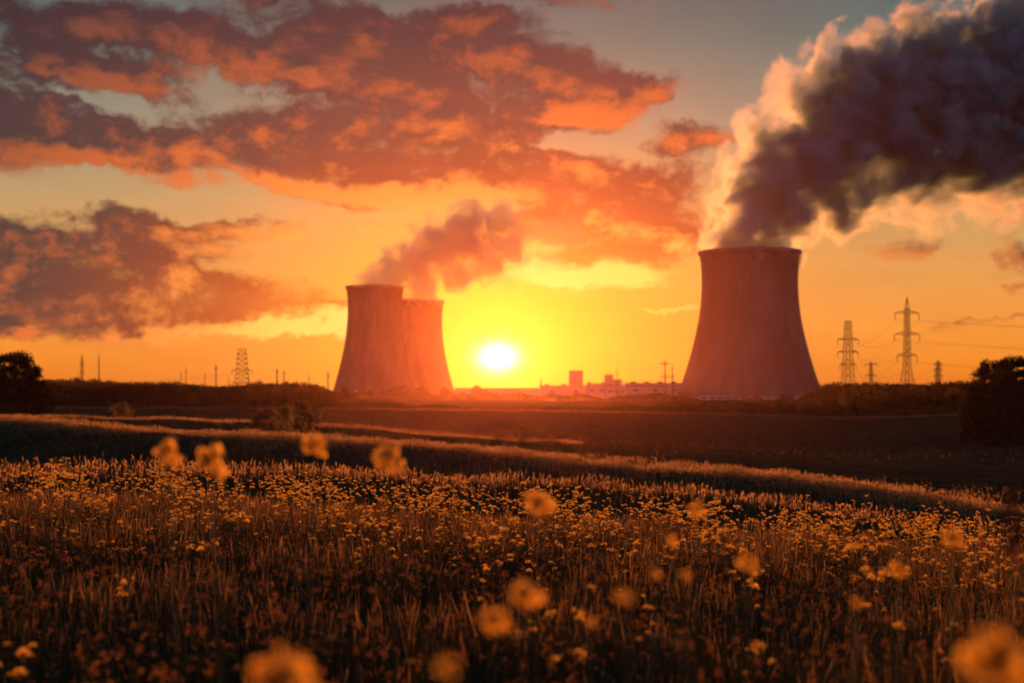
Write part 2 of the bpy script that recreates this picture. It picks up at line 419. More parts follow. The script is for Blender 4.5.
grass_obj('meadow_grass', [
    blades(45000, 1.6, 8, .22, .58, .0032, .3), blades(120000, 7, 27, .22, .64, .005, .3),
    ], M['grass'], 'tall green brown meadow grass filling the near field')
grass_obj('dry_grass', [
    blades(2500, 2.2, 9, .4, .64, .006, .2, seedhead=True), blades(34000, 8, 27, .45, .76, .006, .14, seedhead=True),
    ], M['dry'], 'thin dry seed stalks among the flowers of the near field')
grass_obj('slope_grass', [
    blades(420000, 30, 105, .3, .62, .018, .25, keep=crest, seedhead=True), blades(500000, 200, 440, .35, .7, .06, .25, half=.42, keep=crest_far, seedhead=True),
    ], M['crest_lit'], 'sunlit pale grass along the rolling crests beyond the flower field')
grass_obj('pasture_grass', [
    blades(100000, 26, 110, .12, .3, .03, .5), blades(60000, 110, 470, .15, .4, .10, .4, half=.40),
    ], M['pasture'], 'short rough pasture on the farther rolling slopes')

# ------------------------------------------------------------------ wildflowers
def head_mesh(name, r, n, m, dome=.35, pet=.010, seed=0, wild=False):
    """flat topped cluster of small five-petalled florets with ray stalks"""
    rs = random.Random(seed); v = []; f = []; mi = []
    for i in range(n):
        a = i*2.399; q = math.sqrt((i+.5)/n)*r*rs.uniform(.75, 1.2); cx, cy_ = q*math.cos(a)+rs.uniform(-.2, .2)*r, q*math.sin(a)+rs.uniform(-.2, .2)*r
        cz = -dome*q*q/r+rs.uniform(-.3, .3)*r
        if wild:                                                    # loose clumps instead of one disc
            w0 = (i % 6)*1.05+.3; q0 = r*(.15+.55*((i % 6)*.37 % 1)); cx, cy_ = q0*math.cos(w0)+rs.gauss(0, .2)*r, q0*math.sin(w0)+rs.gauss(0, .2)*r
            cz = (math.sin(w0*2)*.35*dome+rs.gauss(0, .18))*r
        if not wild or i < 6:
            b = len(v); v += [(0, 0, -r*1.1), (cx-.0005, cy_, cz), (cx+.0005, cy_, cz)]; f.append((b, b+1, b+2)); mi.append(1)
        nv = Vector((rs.uniform(-1, 1), rs.uniform(-1.3, 1.3), rs.uniform(.1, 1) if wild else rs.uniform(.35, 1))).normalized()
        e1 = nv.orthogonal().normalized(); e2 = nv.cross(e1); c0 = Vector((cx, cy_, cz))
        for k in range(5):
            w = k*2*math.pi/5+.3; L = pet*rs.uniform(.75, 1.2); c, s_ = math.cos(w), math.sin(w); b = len(v)
            for j_, p in enumerate([(0, 0), (c*L*.55-s_*L*.34, s_*L*.55+c*L*.34), (c*L, s_*L), (c*L*.55+s_*L*.34, s_*L*.55-c*L*.34)]):
                v.append(tuple(c0+e1*p[0]+e2*p[1]+nv*(.3*L if j_ == 2 else .08*L if j_ else 0)))
            f.append((b, b+1, b+2, b+3)); mi.append(0)
    me = bpy.data.meshes.new(name); me.from_pydata(v, [], f); me.materials.append(m); me.materials.append(M['stem'])
    me.polygons.foreach_set('material_index', mi); me.update(); return me
HEADS = [head_mesh('flower_head', r, n, M['petal'], d, p, i) for i, (r, n, d, p) in enumerate([(.020, 22, .3, .0055), (.028, 34, .4, .0055), (.014, 12, .6, .0055), (.022, 20, .8, .006)])]
def stem_mesh(seed, h):
    """upright stem with forks; returns mesh and the head positions"""
    rs = random.Random(seed); b = MB(); tips = []
    lean = (rs.uniform(-.08, .08), rs.uniform(-.08, .08))
    axis = lambda t_: Vector((lean[0]*t_*t_*h*1.5, lean[1]*t_*t_*h*1.5, h*t_))
    b.tube([axis(t_) for t_ in (0, .3, .6, .85, .97)], [.0032, .0028, .0022, .0016, .0012], 4)
    tips.append(axis(.97)+Vector((0, 0, .02)))
    for k in range(rs.randint(2, 5)):
        t_ = rs.uniform(.5, .88); a = rs.random()*6.28; L = rs.uniform(.10, .2)*h/.7
        p0 = axis(t_); p1 = p0+Vector((math.cos(a)*L*.45, math.sin(a)*L*.45, L*.6)); p2 = p0+Vector((math.cos(a)*L*.62, math.sin(a)*L*.62, L*1.2))
        b.tube([p0, p1, p2], [.0016, .0013, .001], 3); tips.append(p2)
    lf = MB()
    for k in range(7):                                              # narrow leaves along the stem
        t_ = .12+.09*k; a = k*2.4+rs.random(); p0 = axis(t_); L = rs.uniform(.04, .09)
        d_ = Vector((math.cos(a), math.sin(a), .7)).normalized(); s_ = Vector((-math.sin(a), math.cos(a), 0))*.008
        n0 = len(lf.v); q = [p0, p0+d_*L*.45+s_, p0+d_*L+Vector((0, 0, -.015)), p0+d_*L*.45-s_]
        lf.v += [tuple(x) for x in q]; lf.f.append((n0, n0+1, n0+2, n0+3))
    return b, lf, tips
STEMS = []
for i in range(8):
    b, lf, tips = stem_mesh(i, .62+.04*(i % 5))
    so = b.build('stem', M['stem']); lo = lf.build('leaf', M['grass'])
    STEMS.append((so.data, lo.data, tips)); bpy.data.objects.remove(so); bpy.data.objects.remove(lo)
def make_flower(k, loc, rz, s, big=1.0, name='wildflower'):
    o = empty(name, loc, rz, s); sm, lm, tips = STEMS[k]
    link('stem', sm, o); link('leaves', lm, o)
    for j_, tp in enumerate(tips):
        hd = link('flower_head', HEADS[(k+j_) % 4], o); hd.location = tp
        hd.rotation_euler = (random.uniform(-.35, .35), random.uniform(-.35, .35), random.uniform(0, 6)); hd.scale = (big*random.uniform(.5, 1.2),)*3
    return o
proto = [make_flower(k, (0, 0, 0), 0, 1) for k in range(8)]
def copy_tree(o):
    c = o.copy(); COL.objects.link(c)
    for ch in o.children:
        d_ = ch.copy(); COL.objects.link(d_); d_.parent = c
    return c
used = set()
def field_density(px, D): return .5+.5*math.sin(px*.013+D*.9)*math.sin(px*.037-D*.6+1)*1.0
n_ind = 0; far_spots = []
spots = []
while len(spots) < 1100:
    D = math.sqrt(random.uniform(4.2**2, 24**2)); a = random.uniform(-.42, .42)
    x, y = D*math.sin(a), D*math.cos(a); px = 512+F*x/y
    if D < 11 and random.random() < (.80 if px > 420 else .95): continue
    if random.random() > .06+.94*field_density(px, D)**2.2: continue
    spots.append((D, x, y))
spots.sort()
for i, (D, x, y) in enumerate(spots):
    if i < 300:
        k = random.randrange(8)
        if k not in used: o = proto[k]; used.add(k)
        else: o = copy_tree(proto[k])
        o.location = (x, y, hz(x, y)-.02); o.rotation_euler.z = random.uniform(0, 6.28); o.scale = (random.uniform(.85, 1.12),)*3
        tag(o, 'small yellow clustered wildflower growing among the meadow grass', 'wildflower', 'yellow wildflowers spread over the near field')
    else: far_spots.append((x, y))
def get_mesh_arrays(me):
    n = len(me.vertices); v = np.empty(n*3, np.float32); me.vertices.foreach_get('co', v); v = v.reshape(-1, 3)
    return v, [tuple(p.vertices) for p in me.polygons], [p.material_index for p in me.polygons]
HA = [get_mesh_arrays(h) for h in HEADS]; SA = [get_mesh_arrays(s[0]) for s in STEMS]
V_, Fq, Ft, Mq, Mt, off = [], [], [], [], [], 0
def add_arr(v, polys, mis, Mx):
    global off
    v4 = np.c_[v, np.ones(len(v))] @ np.array(Mx).T
    V_.append(v4[:, :3])
    for p, mi_ in zip(polys, mis):
        if len(p) == 4: Fq.append([q+off for q in p]); Mq.append(mi_)
        elif len(p) == 3: Ft.append([q+off for q in p]); Mt.append(mi_)
    off += len(v)
for (x, y) in far_spots:
    k = random.randrange(8); s = random.uniform(.85, 1.1)
    base_m = Matrix.Translation((x, y, hz(x, y))) @ Matrix.Rotation(random.uniform(0, 6), 4, 'Z') @ Matrix.Scale(s, 4)
    v, p, mi = SA[k]; add_arr(v, p, [1]*len(p), base_m)
    for j_, tp in enumerate(STEMS[k][2]):
        v, p, mi = HA[(k+j_) % 4]; add_arr(v, p, mi, base_m @ Matrix.Translation(tp) @ Matrix.Rotation(random.uniform(-.4, .4), 4, 'X'))
o = link('flower_carpet', fast('flower_carpet', np.vstack(V_), [np.array(Fq), np.array(Ft)], [M['petal'], M['stem']], mat_idx=Mq+Mt))
tag(o, 'far part of the yellow flower field along its upper edge', 'wildflowers', kind='stuff')

# leafy weeds and dead heads between the grass
def quads_of(me):
    v, p, _ = get_mesh_arrays(me); return v, np.array([q for q in p if len(q) == 4])
SQ = [quads_of(a_[0]) for a_ in STEMS]; LQ = [quads_of(a_[1]) for a_ in STEMS]
def ball(n, r, seed):
    q = np.random.default_rng(seed); c = q.normal(size=(n, 3))*r*.45; u = q.normal(size=(n, 3)); w_ = q.normal(size=(n, 3)); s_ = r*.5
    u /= np.linalg.norm(u, axis=1)[:, None]; w_ -= (w_*u).sum(1)[:, None]*u; w_ /= np.linalg.norm(w_, axis=1)[:, None]
    return np.stack([c-u*s_, c-w_*s_*.6, c+u*s_, c+w_*s_*.6], 1).reshape(-1, 3), np.arange(n*4).reshape(-1, 4)
BALLS = [ball(16, r_, i_) for i_, r_ in enumerate((.008, .012, .016))]
WV, WQ, WM, woff = [], [], [], 0
for i in range(2600):
    D = math.sqrt(random.uniform(2.6**2, 17**2)); a = random.uniform(-.42, .42); x, y = D*math.sin(a), D*math.cos(a)
    k = random.randrange(8); s_ = random.uniform(.55, 1.02); rz = random.uniform(0, 6.28); c, n_ = math.cos(rz)*s_, math.sin(rz)*s_
    Rm = np.array([[c, -n_, 0], [n_, c, 0], [random.uniform(-.1, .1), random.uniform(-.1, .1), s_]]); Rm[0, 2] = random.uniform(-.18, .18); Rm[1, 2] = random.uniform(-.18, .18)
    o3 = np.array([x, y, hz(x, y)-.02]); lw = random.uniform(1.0, 2.2)
    bits = [(SQ[k][0], SQ[k][1], 0), (LQ[k][0]*np.array([lw, lw, 1]), LQ[k][1], 1)]
    for tp in STEMS[k][2]:
        bv, bq = BALLS[random.randrange(3)]; bits.append((bv+np.array(tp), bq, 2))
    for (bv, bq, mi_) in bits:
        WV.append(bv @ Rm.T+o3); WQ.append(bq+woff); WM.append(np.full(len(bq), mi_)); woff += len(bv)
o = link('meadow_weeds', fast('meadow_weeds', np.vstack(WV), [np.vstack(WQ)], [M['stem'], M['grass'], M['seed']], mat_idx=np.concatenate(WM)))
tag(o, 'leafy weeds and brown dead flower heads mixed through the meadow grass', 'weeds', kind='stuff')

# tall plants close to the lens
def umbel(px, py, D, wpx, label, m='petal', n=40, drop=None, dome=.5, tilt=0, name='tall_wildflower', group=None, sq=1.0):
    r = wpx/2/F*D; top = Vector(((px-512)/F*D, D, -(py-HZ)/F*D)); g0 = hz(top.x, top.y)
    o = empty(name, (top.x, top.y, g0)); H = top.z-g0
    b = MB(); lx = random.uniform(-.05, .05)
    b.tube([(lx*H*1.2, .02, 0), (lx*H*.7, .01, H*.35), (lx*H*.2, 0, H*.7), (0, 0, H-r*1.0)], [.0055, .0045, .0035, .0025], 6)
    b.build('stem', M['stem'], o, True)
    lf = MB()
    for k in range(5):
        z = H*(.15+.14*k); a = k*2.2; L = .09; c, s_ = math.cos(a), math.sin(a); n0 = len(lf.v)
        xx = lx*H*(1-z/H)**2
        lf.v += [(xx, 0, z), (xx+c*L*.5-s_*.012, s_*L*.5+c*.012, z+L*.4), (xx+c*L, s_*L, z+L*.35), (xx+c*L*.5+s_*.012, s_*L*.5-c*.012, z+L*.4)]
        lf.f.append((n0, n0+1, n0+2, n0+3))
    lf.build('leaves', M['grass'], o)
    fine = wpx > 16
    hm = head_mesh('flower_head', r, int(n*3.2) if fine else max(10, int(n*1.4)), M[m], dome, r*.17 if fine else max(.0035, r*.26), px, True)
    h = link('flower_head', hm, o); h.location = (0, 0, H); h.rotation_euler = (R(38), R(tilt), 0); h.scale = (1, 1, sq)
    tag(o, label, 'wildflower', group); return o
umbel(168, 452, 4.0, 32, 'tall blurred yellow flower head, leftmost of the pair standing above the left field', dome=.9, sq=1.3)
umbel(211, 460, 3.9, 38, 'tall blurred yellow flower head, larger right one of the pair above the left field', dome=.9, sq=1.4)
umbel(314, 445, 4.3, 32, 'tall blurred yellow flower head below the round bush on the slope', dome=.4)
umbel(388, 457, 4.0, 38, 'tall blurred yellow flower head below the left pair of cooling towers', dome=.8, sq=1.2)
umbel(539, 503, 3.7, 38, 'wide flat blurred yellow flower below the building beside the sun', dome=.3)
umbel(697, 508, 3.6, 18, 'small soft yellow flower under the left foot of the big cooling tower', dome=.5)
umbel(953, 538, 3.8, 26, 'soft round yellow flower below the right edge of the lattice pylons', dome=.5)
umbel(672, 230+310, 4.4, 14, 'tiny soft yellow flower rising over the middle field', dome=.5)
umbel(748, 563, 3.2, 24, 'loose soft yellow flower cluster in the right half of the field', dome=.8)
umbel(899, 570, 3.6, 20, 'low flat yellow flower in the right part of the field', dome=.2)
umbel(525, 594, 2.6, 36, 'bright orange blurred petal cluster, upper right of the two at the bottom centre', dome=.2, tilt=-15, n=50)
umbel(495, 620, 2.5, 36, 'bright orange blurred petal cluster, lower left of the two at the bottom centre', dome=.2, tilt=-10, n=50)
umbel(591, 623, 3.0, 12, 'round glowing out of focus blossom at the bottom centre', n=26)
umbel(655, 574, 3.0, 12, 'left one of two round glowing blurred blossoms in the middle field', n=26)
umbel(686, 575, 3.0, 11, 'right one of two round glowing blurred blossoms in the middle field', n=26)
umbel(626, 596, 2.1, 22, 'pale orange blurred flower left under the two glowing blossoms', n=10)
umbel(856, 602, 2.6, 11, 'single small orange blossom low in the right field', n=14)
umbel(281, 682, 1.7, 78, 'big blurred orange flower cut by the bottom edge left of centre', dome=.5, n=70)
umbel(445, 667, 1.5, 26, 'reddish blurred flower at the bottom edge centre', dome=.6, n=12)
umbel(997, 660, 1.6, 74, 'huge blurred orange flower in the bottom right corner', dome=1.2, n=70)
umbel(982, 678, 1.5, 24, 'small orange blossom beneath the huge bottom right flower', dome=.6)
# dried dock spike at the right edge
D = 2.6; tp = Vector(((1012-512)/F*D, D, -(486-HZ)/F*D)); g0 = hz(tp.x, tp.y); H = tp.z-g0
o = empty('seed_stalk', (tp.x, tp.y, g0))
b = MB(); b.tube([(0, 0, 0), (.01, 0, H*.5), (0, 0, H*.93)], [.004, .0035, .002], 6); b.build('stem', M['stem'], o, True)
b = MB()
for k in range(90):
    t_ = k/90; z = H-.13*t_; q = .004+.010*math.sin(min(1, t_*1.3)*math.pi*.8); a = k*2.4
    b.box((math.cos(a)*q, math.sin(a)*q, z), (.005, .005, .007), Matrix.Rotation(a, 3, 'Z'))
b.build('seed_head', M['seed'], o); tag(o, 'tall dark brown dried seed spike at the right edge of the field', 'seed stalk')

# ------------------------------------------------------------------ trees
def crown_mesh(name, seed, h, w, trunk, nleaf, leaf, m, lobes=9, flat=1.0, lr=1.0):
    r = np.random.default_rng(seed)
    ch = h-trunk
    # lobes around the crown
    lob = []
    for i in range(lobes):
        t_ = (i+.5)/lobes; a = i*2.399+r.random()
        q = w*.5*math.sin(math.pi*min(1, .18+.75*t_))*(.35+.4*r.random())*(1.0 if lr == 1.0 else 1.15)
        lob.append((math.cos(a)*q, math.sin(a)*q, trunk+ch*(.12+.78*t_), lr*w*(.17+.13*r.random())*(1.1-.35*t_)))
    if lr < 1:                                                       # ragged crown: many small boughs
        lob = []
        for i in range(lobes):
            t_ = r.random()**.9; a = r.random()*6.283; q = w*.44*math.sqrt(max(.04, 1-((t_-.40)/.66)**2))*r.random()**.4
            lob.append((math.cos(a)*q, math.sin(a)*q, trunk+ch*(.05+.88*t_), w*(.06+.07*r.random())))
    lob = np.array(lob)
    pick = r.integers(0, lobes, nleaf); L = lob[pick]
    d_ = r.normal(size=(nleaf, 3)); d_ /= np.linalg.norm(d_, axis=1)[:, None]
    rr = r.random(nleaf)**.45*(1+.25*r.normal(size=nleaf).clip(-1, 1.4)*.6)
    c = L[:, :3]+d_*(L[:, 3]*rr)[:, None]*np.array([1, 1, .85*flat])
    u = r.normal(size=(nleaf, 3)); u /= np.linalg.norm(u, axis=1)[:, None]
    w_ = np.cross(u, r.normal(size=(nleaf, 3))); w_ /= np.linalg.norm(w_, axis=1)[:, None]
    s = (leaf*(.5+r.random(nleaf)))[:, None]
    v = np.stack([c-u*s, c-w_*s*.55, c+u*s, c+w_*s*.55], 1).reshape(-1, 3)
    q4 = np.arange(nleaf*4).reshape(-1, 4)
    return fast(name, v, [q4], m)
def trunk_mesh(seed, h, w, trunk):
    rs = random.Random(seed); b = MB(); r0 = h*.022
    b.tube([(0, 0, -.3), (0, 0, h*.05), (.02*h, 0, trunk), (0, .01*h, h*.6), (.01*h, 0, h*.85)], [r0*1.4, r0, r0*.8, r0*.45, r0*.15], 6)
    for k in range(7):
        z = trunk+(h-trunk)*(.05+.09*k); a = k*2.4+rs.random(); L = w*.36
        b.tube([(.01*h, 0, z), (math.cos(a)*L*.5, math.sin(a)*L*.5, z+h*.08), (math.cos(a)*L, math.sin(a)*L, z+h*.2)], [r0*.4, r0*.25, r0*.08], 4)
    me_o = b.build('trunk', M['bark'], None, True); me = me_o.data; bpy.data.objects.remove(me_o); return me
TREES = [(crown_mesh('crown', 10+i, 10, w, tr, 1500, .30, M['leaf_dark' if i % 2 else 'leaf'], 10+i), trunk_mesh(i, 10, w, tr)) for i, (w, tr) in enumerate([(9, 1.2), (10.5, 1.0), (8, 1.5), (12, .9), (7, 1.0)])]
def tree(kind, px, D, hm, label, name='tree', group=None, wide=1.0):
    p = at(px, D); o = empty(name, p, random.uniform(0, 6.28), hm/10)
    o.scale.x *= wide; o.scale.y *= wide
    link('crown', TREES[kind][0], o); link('trunk', TREES[kind][1], o)
    tag(o, label, 'tree', group); return o
def htop(px, D, py):
    """tree height that reaches picture row py"""
    p = at(px, D); return -(py-HZ)/F*D-p.z
# big tree on the left edge, dense mesh of its own
def big_tree(px, D, py, w, seed, label, leaves=18000, lf=.24, lobes=120, trunk=.8):
    h = htop(px, D, py); p = at(px, D); o = empty('tree', p)
    link('crown', crown_mesh('crown', seed, h, w, trunk, leaves, lf, M['leaf_dark'], lobes, 1.0, .62), o); link('trunk', trunk_mesh(seed, h, w, trunk), o)
    tag(o, label, 'tree'); return o
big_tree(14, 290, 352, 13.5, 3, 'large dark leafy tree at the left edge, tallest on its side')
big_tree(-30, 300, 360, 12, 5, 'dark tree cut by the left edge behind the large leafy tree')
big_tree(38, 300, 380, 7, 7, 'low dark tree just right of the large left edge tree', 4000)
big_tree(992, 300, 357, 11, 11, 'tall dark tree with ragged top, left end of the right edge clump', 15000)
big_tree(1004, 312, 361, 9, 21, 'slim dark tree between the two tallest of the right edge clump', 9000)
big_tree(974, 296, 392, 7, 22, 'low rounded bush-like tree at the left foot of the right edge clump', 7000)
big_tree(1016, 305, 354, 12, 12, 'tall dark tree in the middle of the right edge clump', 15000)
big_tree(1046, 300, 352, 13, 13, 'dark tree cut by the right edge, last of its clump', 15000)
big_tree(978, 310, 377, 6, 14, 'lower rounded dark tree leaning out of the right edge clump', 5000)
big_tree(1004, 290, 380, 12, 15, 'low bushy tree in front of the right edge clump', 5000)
GT = 'trees along the wood edge left of the cooling towers'
GR = 'trees along the wood edge right of the big cooling tower'
GC = 'trees in front of the big cooling tower'
rs = random.Random(4)
for px in range(60, 345, 11):
    D = rs.uniform(432, 520); tree(rs.randrange(5), px+rs.uniform(-6, 6), D, max(4.0, htop(px, D, rs.uniform(384, 398))), 'rounded dark tree in the wood edge left of the cooling towers', group=GT)
for px in range(345, 480, 12):
    D = rs.uniform(1150, 1400); tree(rs.randrange(5), px+rs.uniform(-6, 6), D, htop(px, D, rs.uniform(384, 392)), 'small tree at the foot of the left cooling towers', group='trees at the foot of the left cooling towers')
for px in range(672, 840, 8):
    D = rs.uniform(435, 520); tree(rs.randrange(5), px+rs.uniform(-4, 4), D, max(2.6, htop(px, D, rs.uniform(397, 406))), 'low tree in the belt before the big cooling tower', group=GC)
for px in range(820, 985, 9):
    D = rs.uniform(432, 520); tree(rs.randrange(5), px+rs.uniform(-5, 5), D, max(4.0, htop(px, D, rs.uniform(383, 398)+max(0, 870-px)*.12)), 'dark tree in the wood edge right of the big cooling tower', group=GR)
for px in range(250, 330, 9):
    D = rs.uniform(700, 800); tree(rs.randrange(5), px, D, htop(px, D, rs.uniform(379, 386)), 'taller far tree on the wooded rise left of the cooling towers', group='far trees on the wooded rise left of the towers')

# shrubs on the middle slopes
SHR = [crown_mesh('crown', 40+i, 3, 3.6, .1, 1600, .10, M['shrub'], 12) for i in range(3)]
def shrub(px, D, h, label, k=0, wide=1.0):
    o = empty('shrub', at(px, D, -.05), random.uniform(0, 6), h/3); o.scale.x *= wide; o.scale.y *= wide
    link('foliage', SHR[k], o)
    b = MB()
    for q in range(5):
        a = q*1.3; b.tube([(0, 0, 0), (math.cos(a)*.4, math.sin(a)*.4, .9), (math.cos(a)*.9, math.sin(a)*.9, 2.0)], [.05, .035, .015], 4)
    b.build('branches', M['bark'], o); tag(o, label, 'shrub')
shrub(304, 150, 4.2, 'round bush on the slope left below the cooling towers', 0)
shrub(262, 160, 3.0, 'smaller bush left of the round slope bush', 1)
shrub(285, 175, 3.4, 'bush half hidden behind the round slope bush', 2)
shrub(520, 215, 2.6, 'low bush on the slope under the sun', 1, 1.4)
shrub(545, 222, 2.2, 'low bush right beside the one under the sun', 2, 1.5)
shrub(500, 230, 2.0, 'low bush left beside the one under the sun', 0, 1.4)
shrub(122, 230, 3.2, 'bush behind the left crest, left of the slope bushes', 2)

# far wooded skyline
def wood(name, spans, label, seed):
    r = np.random.default_rng(seed); V_ = []
    for (x0, x1, Da, Db, hgt, n, leaf) in spans:
        px = r.uniform(x0, x1, n); D = r.uniform(Da, Db, n); x = (px-512)/F*D
        base = height(x, D)
        bump = .62+.38*np.abs(np.sin(x*.07+D*.05)*np.sin(x*.031+2+D*.013))+.12*np.sin(x*.19)
        bump = bump*np.clip(np.minimum(px-x0, x1-px)/38+.12, 0, 1)
        z = base+hgt*bump*r.random(n)**.5
        c = np.stack([x, D, z], -1)
        u = r.normal(size=(n, 3)); u /= np.linalg.norm(u, axis=1)[:, None]
        w_ = np.cross(u, r.normal(size=(n, 3))); w_ /= np.linalg.norm(w_, axis=1)[:, None]
        s = (leaf*(.5+r.random(n)))[:, None]
        V_.append(np.stack([c-u*s, c-w_*s*.6, c+u*s, c+w_*s*.6], 1).reshape(-1, 3))
    v = np.vstack(V_); o = link(name, fast(name, v, [np.arange(len(v)).reshape(-1, 4)], M['leaf_dark'])); tag(o, label, 'woodland', kind='stuff')
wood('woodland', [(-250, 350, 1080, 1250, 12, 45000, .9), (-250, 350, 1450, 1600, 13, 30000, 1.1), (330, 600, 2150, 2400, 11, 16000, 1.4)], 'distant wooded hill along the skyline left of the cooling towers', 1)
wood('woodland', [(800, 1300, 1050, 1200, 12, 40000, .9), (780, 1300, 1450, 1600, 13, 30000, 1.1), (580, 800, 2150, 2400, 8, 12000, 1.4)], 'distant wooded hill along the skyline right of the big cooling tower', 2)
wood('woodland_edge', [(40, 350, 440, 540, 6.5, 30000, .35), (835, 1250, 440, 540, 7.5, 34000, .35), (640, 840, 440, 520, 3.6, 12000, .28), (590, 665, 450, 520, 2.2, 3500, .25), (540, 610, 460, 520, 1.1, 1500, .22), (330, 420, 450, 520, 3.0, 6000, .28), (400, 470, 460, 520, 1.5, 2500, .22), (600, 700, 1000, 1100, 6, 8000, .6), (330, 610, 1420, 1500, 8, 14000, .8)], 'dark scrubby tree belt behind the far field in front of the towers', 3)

# ------------------------------------------------------------------ cooling towers
def cooling_tower(px, D, top_row, r_top, r_base, base_row, label, rt=.93):
    x = (px-512)/F*D; zb = hz(x, D)-1; zt = -(top_row-HZ)/F*D; H = zt-zb
    o = empty('cooling_tower', (x, D, zb)); leg = H*.035
    k_th = .80; rth = r_top*rt                                   # waist at 80 % of the height
    def rr(t_):
        if t_ < k_th:
            a = math.sqrt((r_base/rth)**2-1)/k_th
            hyp = rth*math.sqrt(1+(a*(k_th-t_))**2)
            return hyp
        a = math.sqrt((r_top/rth)**2-1)/(1-k_th)
        return rth*math.sqrt(1+(a*(t_-k_th))**2)
    n, m_ = 128, 60
    v = []; f = []
    for i in range(m_+1):
        t_ = leg/H+(1-leg/H)*i/m_
        for k in range(n):
            w = 2*math.pi*k/n; q = rr(t_)*(1+.0022*(k % 4 == 0)); v.append((q*math.cos(w), q*math.sin(w), t_*H))
    for i in range(m_):
        for k in range(n): f.append((i*n+k, i*n+(k+1) % n, (i+1)*n+(k+1) % n, (i+1)*n+k))
    b0 = len(v)
    for i in range(m_+1):                                           # inner skin
        t_ = 1-(1-leg/H)*i/m_
        for k in range(n):
            w = 2*math.pi*k/n; q = rr(t_)-.8; v.append((q*math.cos(w), q*math.sin(w), t_*H))
    for i in range(m_):
        for k in range(n): f.append((b0+i*n+k, b0+i*n+(k+1) % n, b0+(i+1)*n+(k+1) % n, b0+(i+1)*n+k))
    for k in range(n):
        f.append((m_*n+k, m_*n+(k+1) % n, b0+(k+1) % n, b0+k))
        f.append((b0+m_*n+k, b0+m_*n+(k+1) % n, (k+1) % n, k))
    me = bpy.data.meshes.new('shell'); me.from_pydata(v, [], f); me.materials.append(M['concrete']); me.update()
    me.polygons.foreach_set('use_smooth', [True]*len(me.polygons)); link('shell', me, o)
    # lip around the mouth
    b = MB(); q = r_top+.9
    v = []; f = []
    pr = [(r_top+.15, H-3.2), (r_top+1.3, H-2.9), (r_top+1.3, H+.25), (r_top-.95, H+.25), (r_top-.95, H+.02), (r_top+.15, H+.02)]
    for k in range(n):
        w = 2*math.pi*k/n
        for (a_, z_) in pr: v.append((a_*math.cos(w), a_*math.sin(w), z_))
    L = len(pr)
    for k in range(n):
        for j_ in range(L-1): f.append((k*L+j_, ((k+1) % n)*L+j_, ((k+1) % n)*L+j_+1, k*L+j_+1))
    me = bpy.data.meshes.new('rim'); me.from_pydata(v, [], f); me.materials.append(M['concrete_dark']); me.update(); link('rim', me, o)
    b = MB()
    for k in range(36):
        w = 2*math.pi*k/36; w2 = 2*math.pi*(k+.5)/36; w3 = 2*math.pi*(k-.5)/36; q = rr(leg/H)-.4; qb = q+3
        for wb in (w2, w3): b.bar((qb*math.cos(wb), qb*math.sin(wb), 0), (q*math.cos(w), q*math.sin(w), leg+.3), .6)
    b.build('support_colonnade', M['concrete_dark'], o)
    tag(o, label, 'cooling tower'); return o, H
cooling_tower(749.5, 1500, 252, 50/F*1500, 74/F*1500, 401, 'large concrete cooling tower alone on the right, nearest and widest of the three', .95)
cooling_tower(375, 1980, 287, 28.5/F*1980, 44/F*1980, 398, 'left front cooling tower of the close pair, with the higher mouth', .95)
cooling_tower(412.5, 2200, 301, 31/F*2200, 44/F*2200, 398, 'right rear cooling tower of the close pair, nearest to the sun', .95)

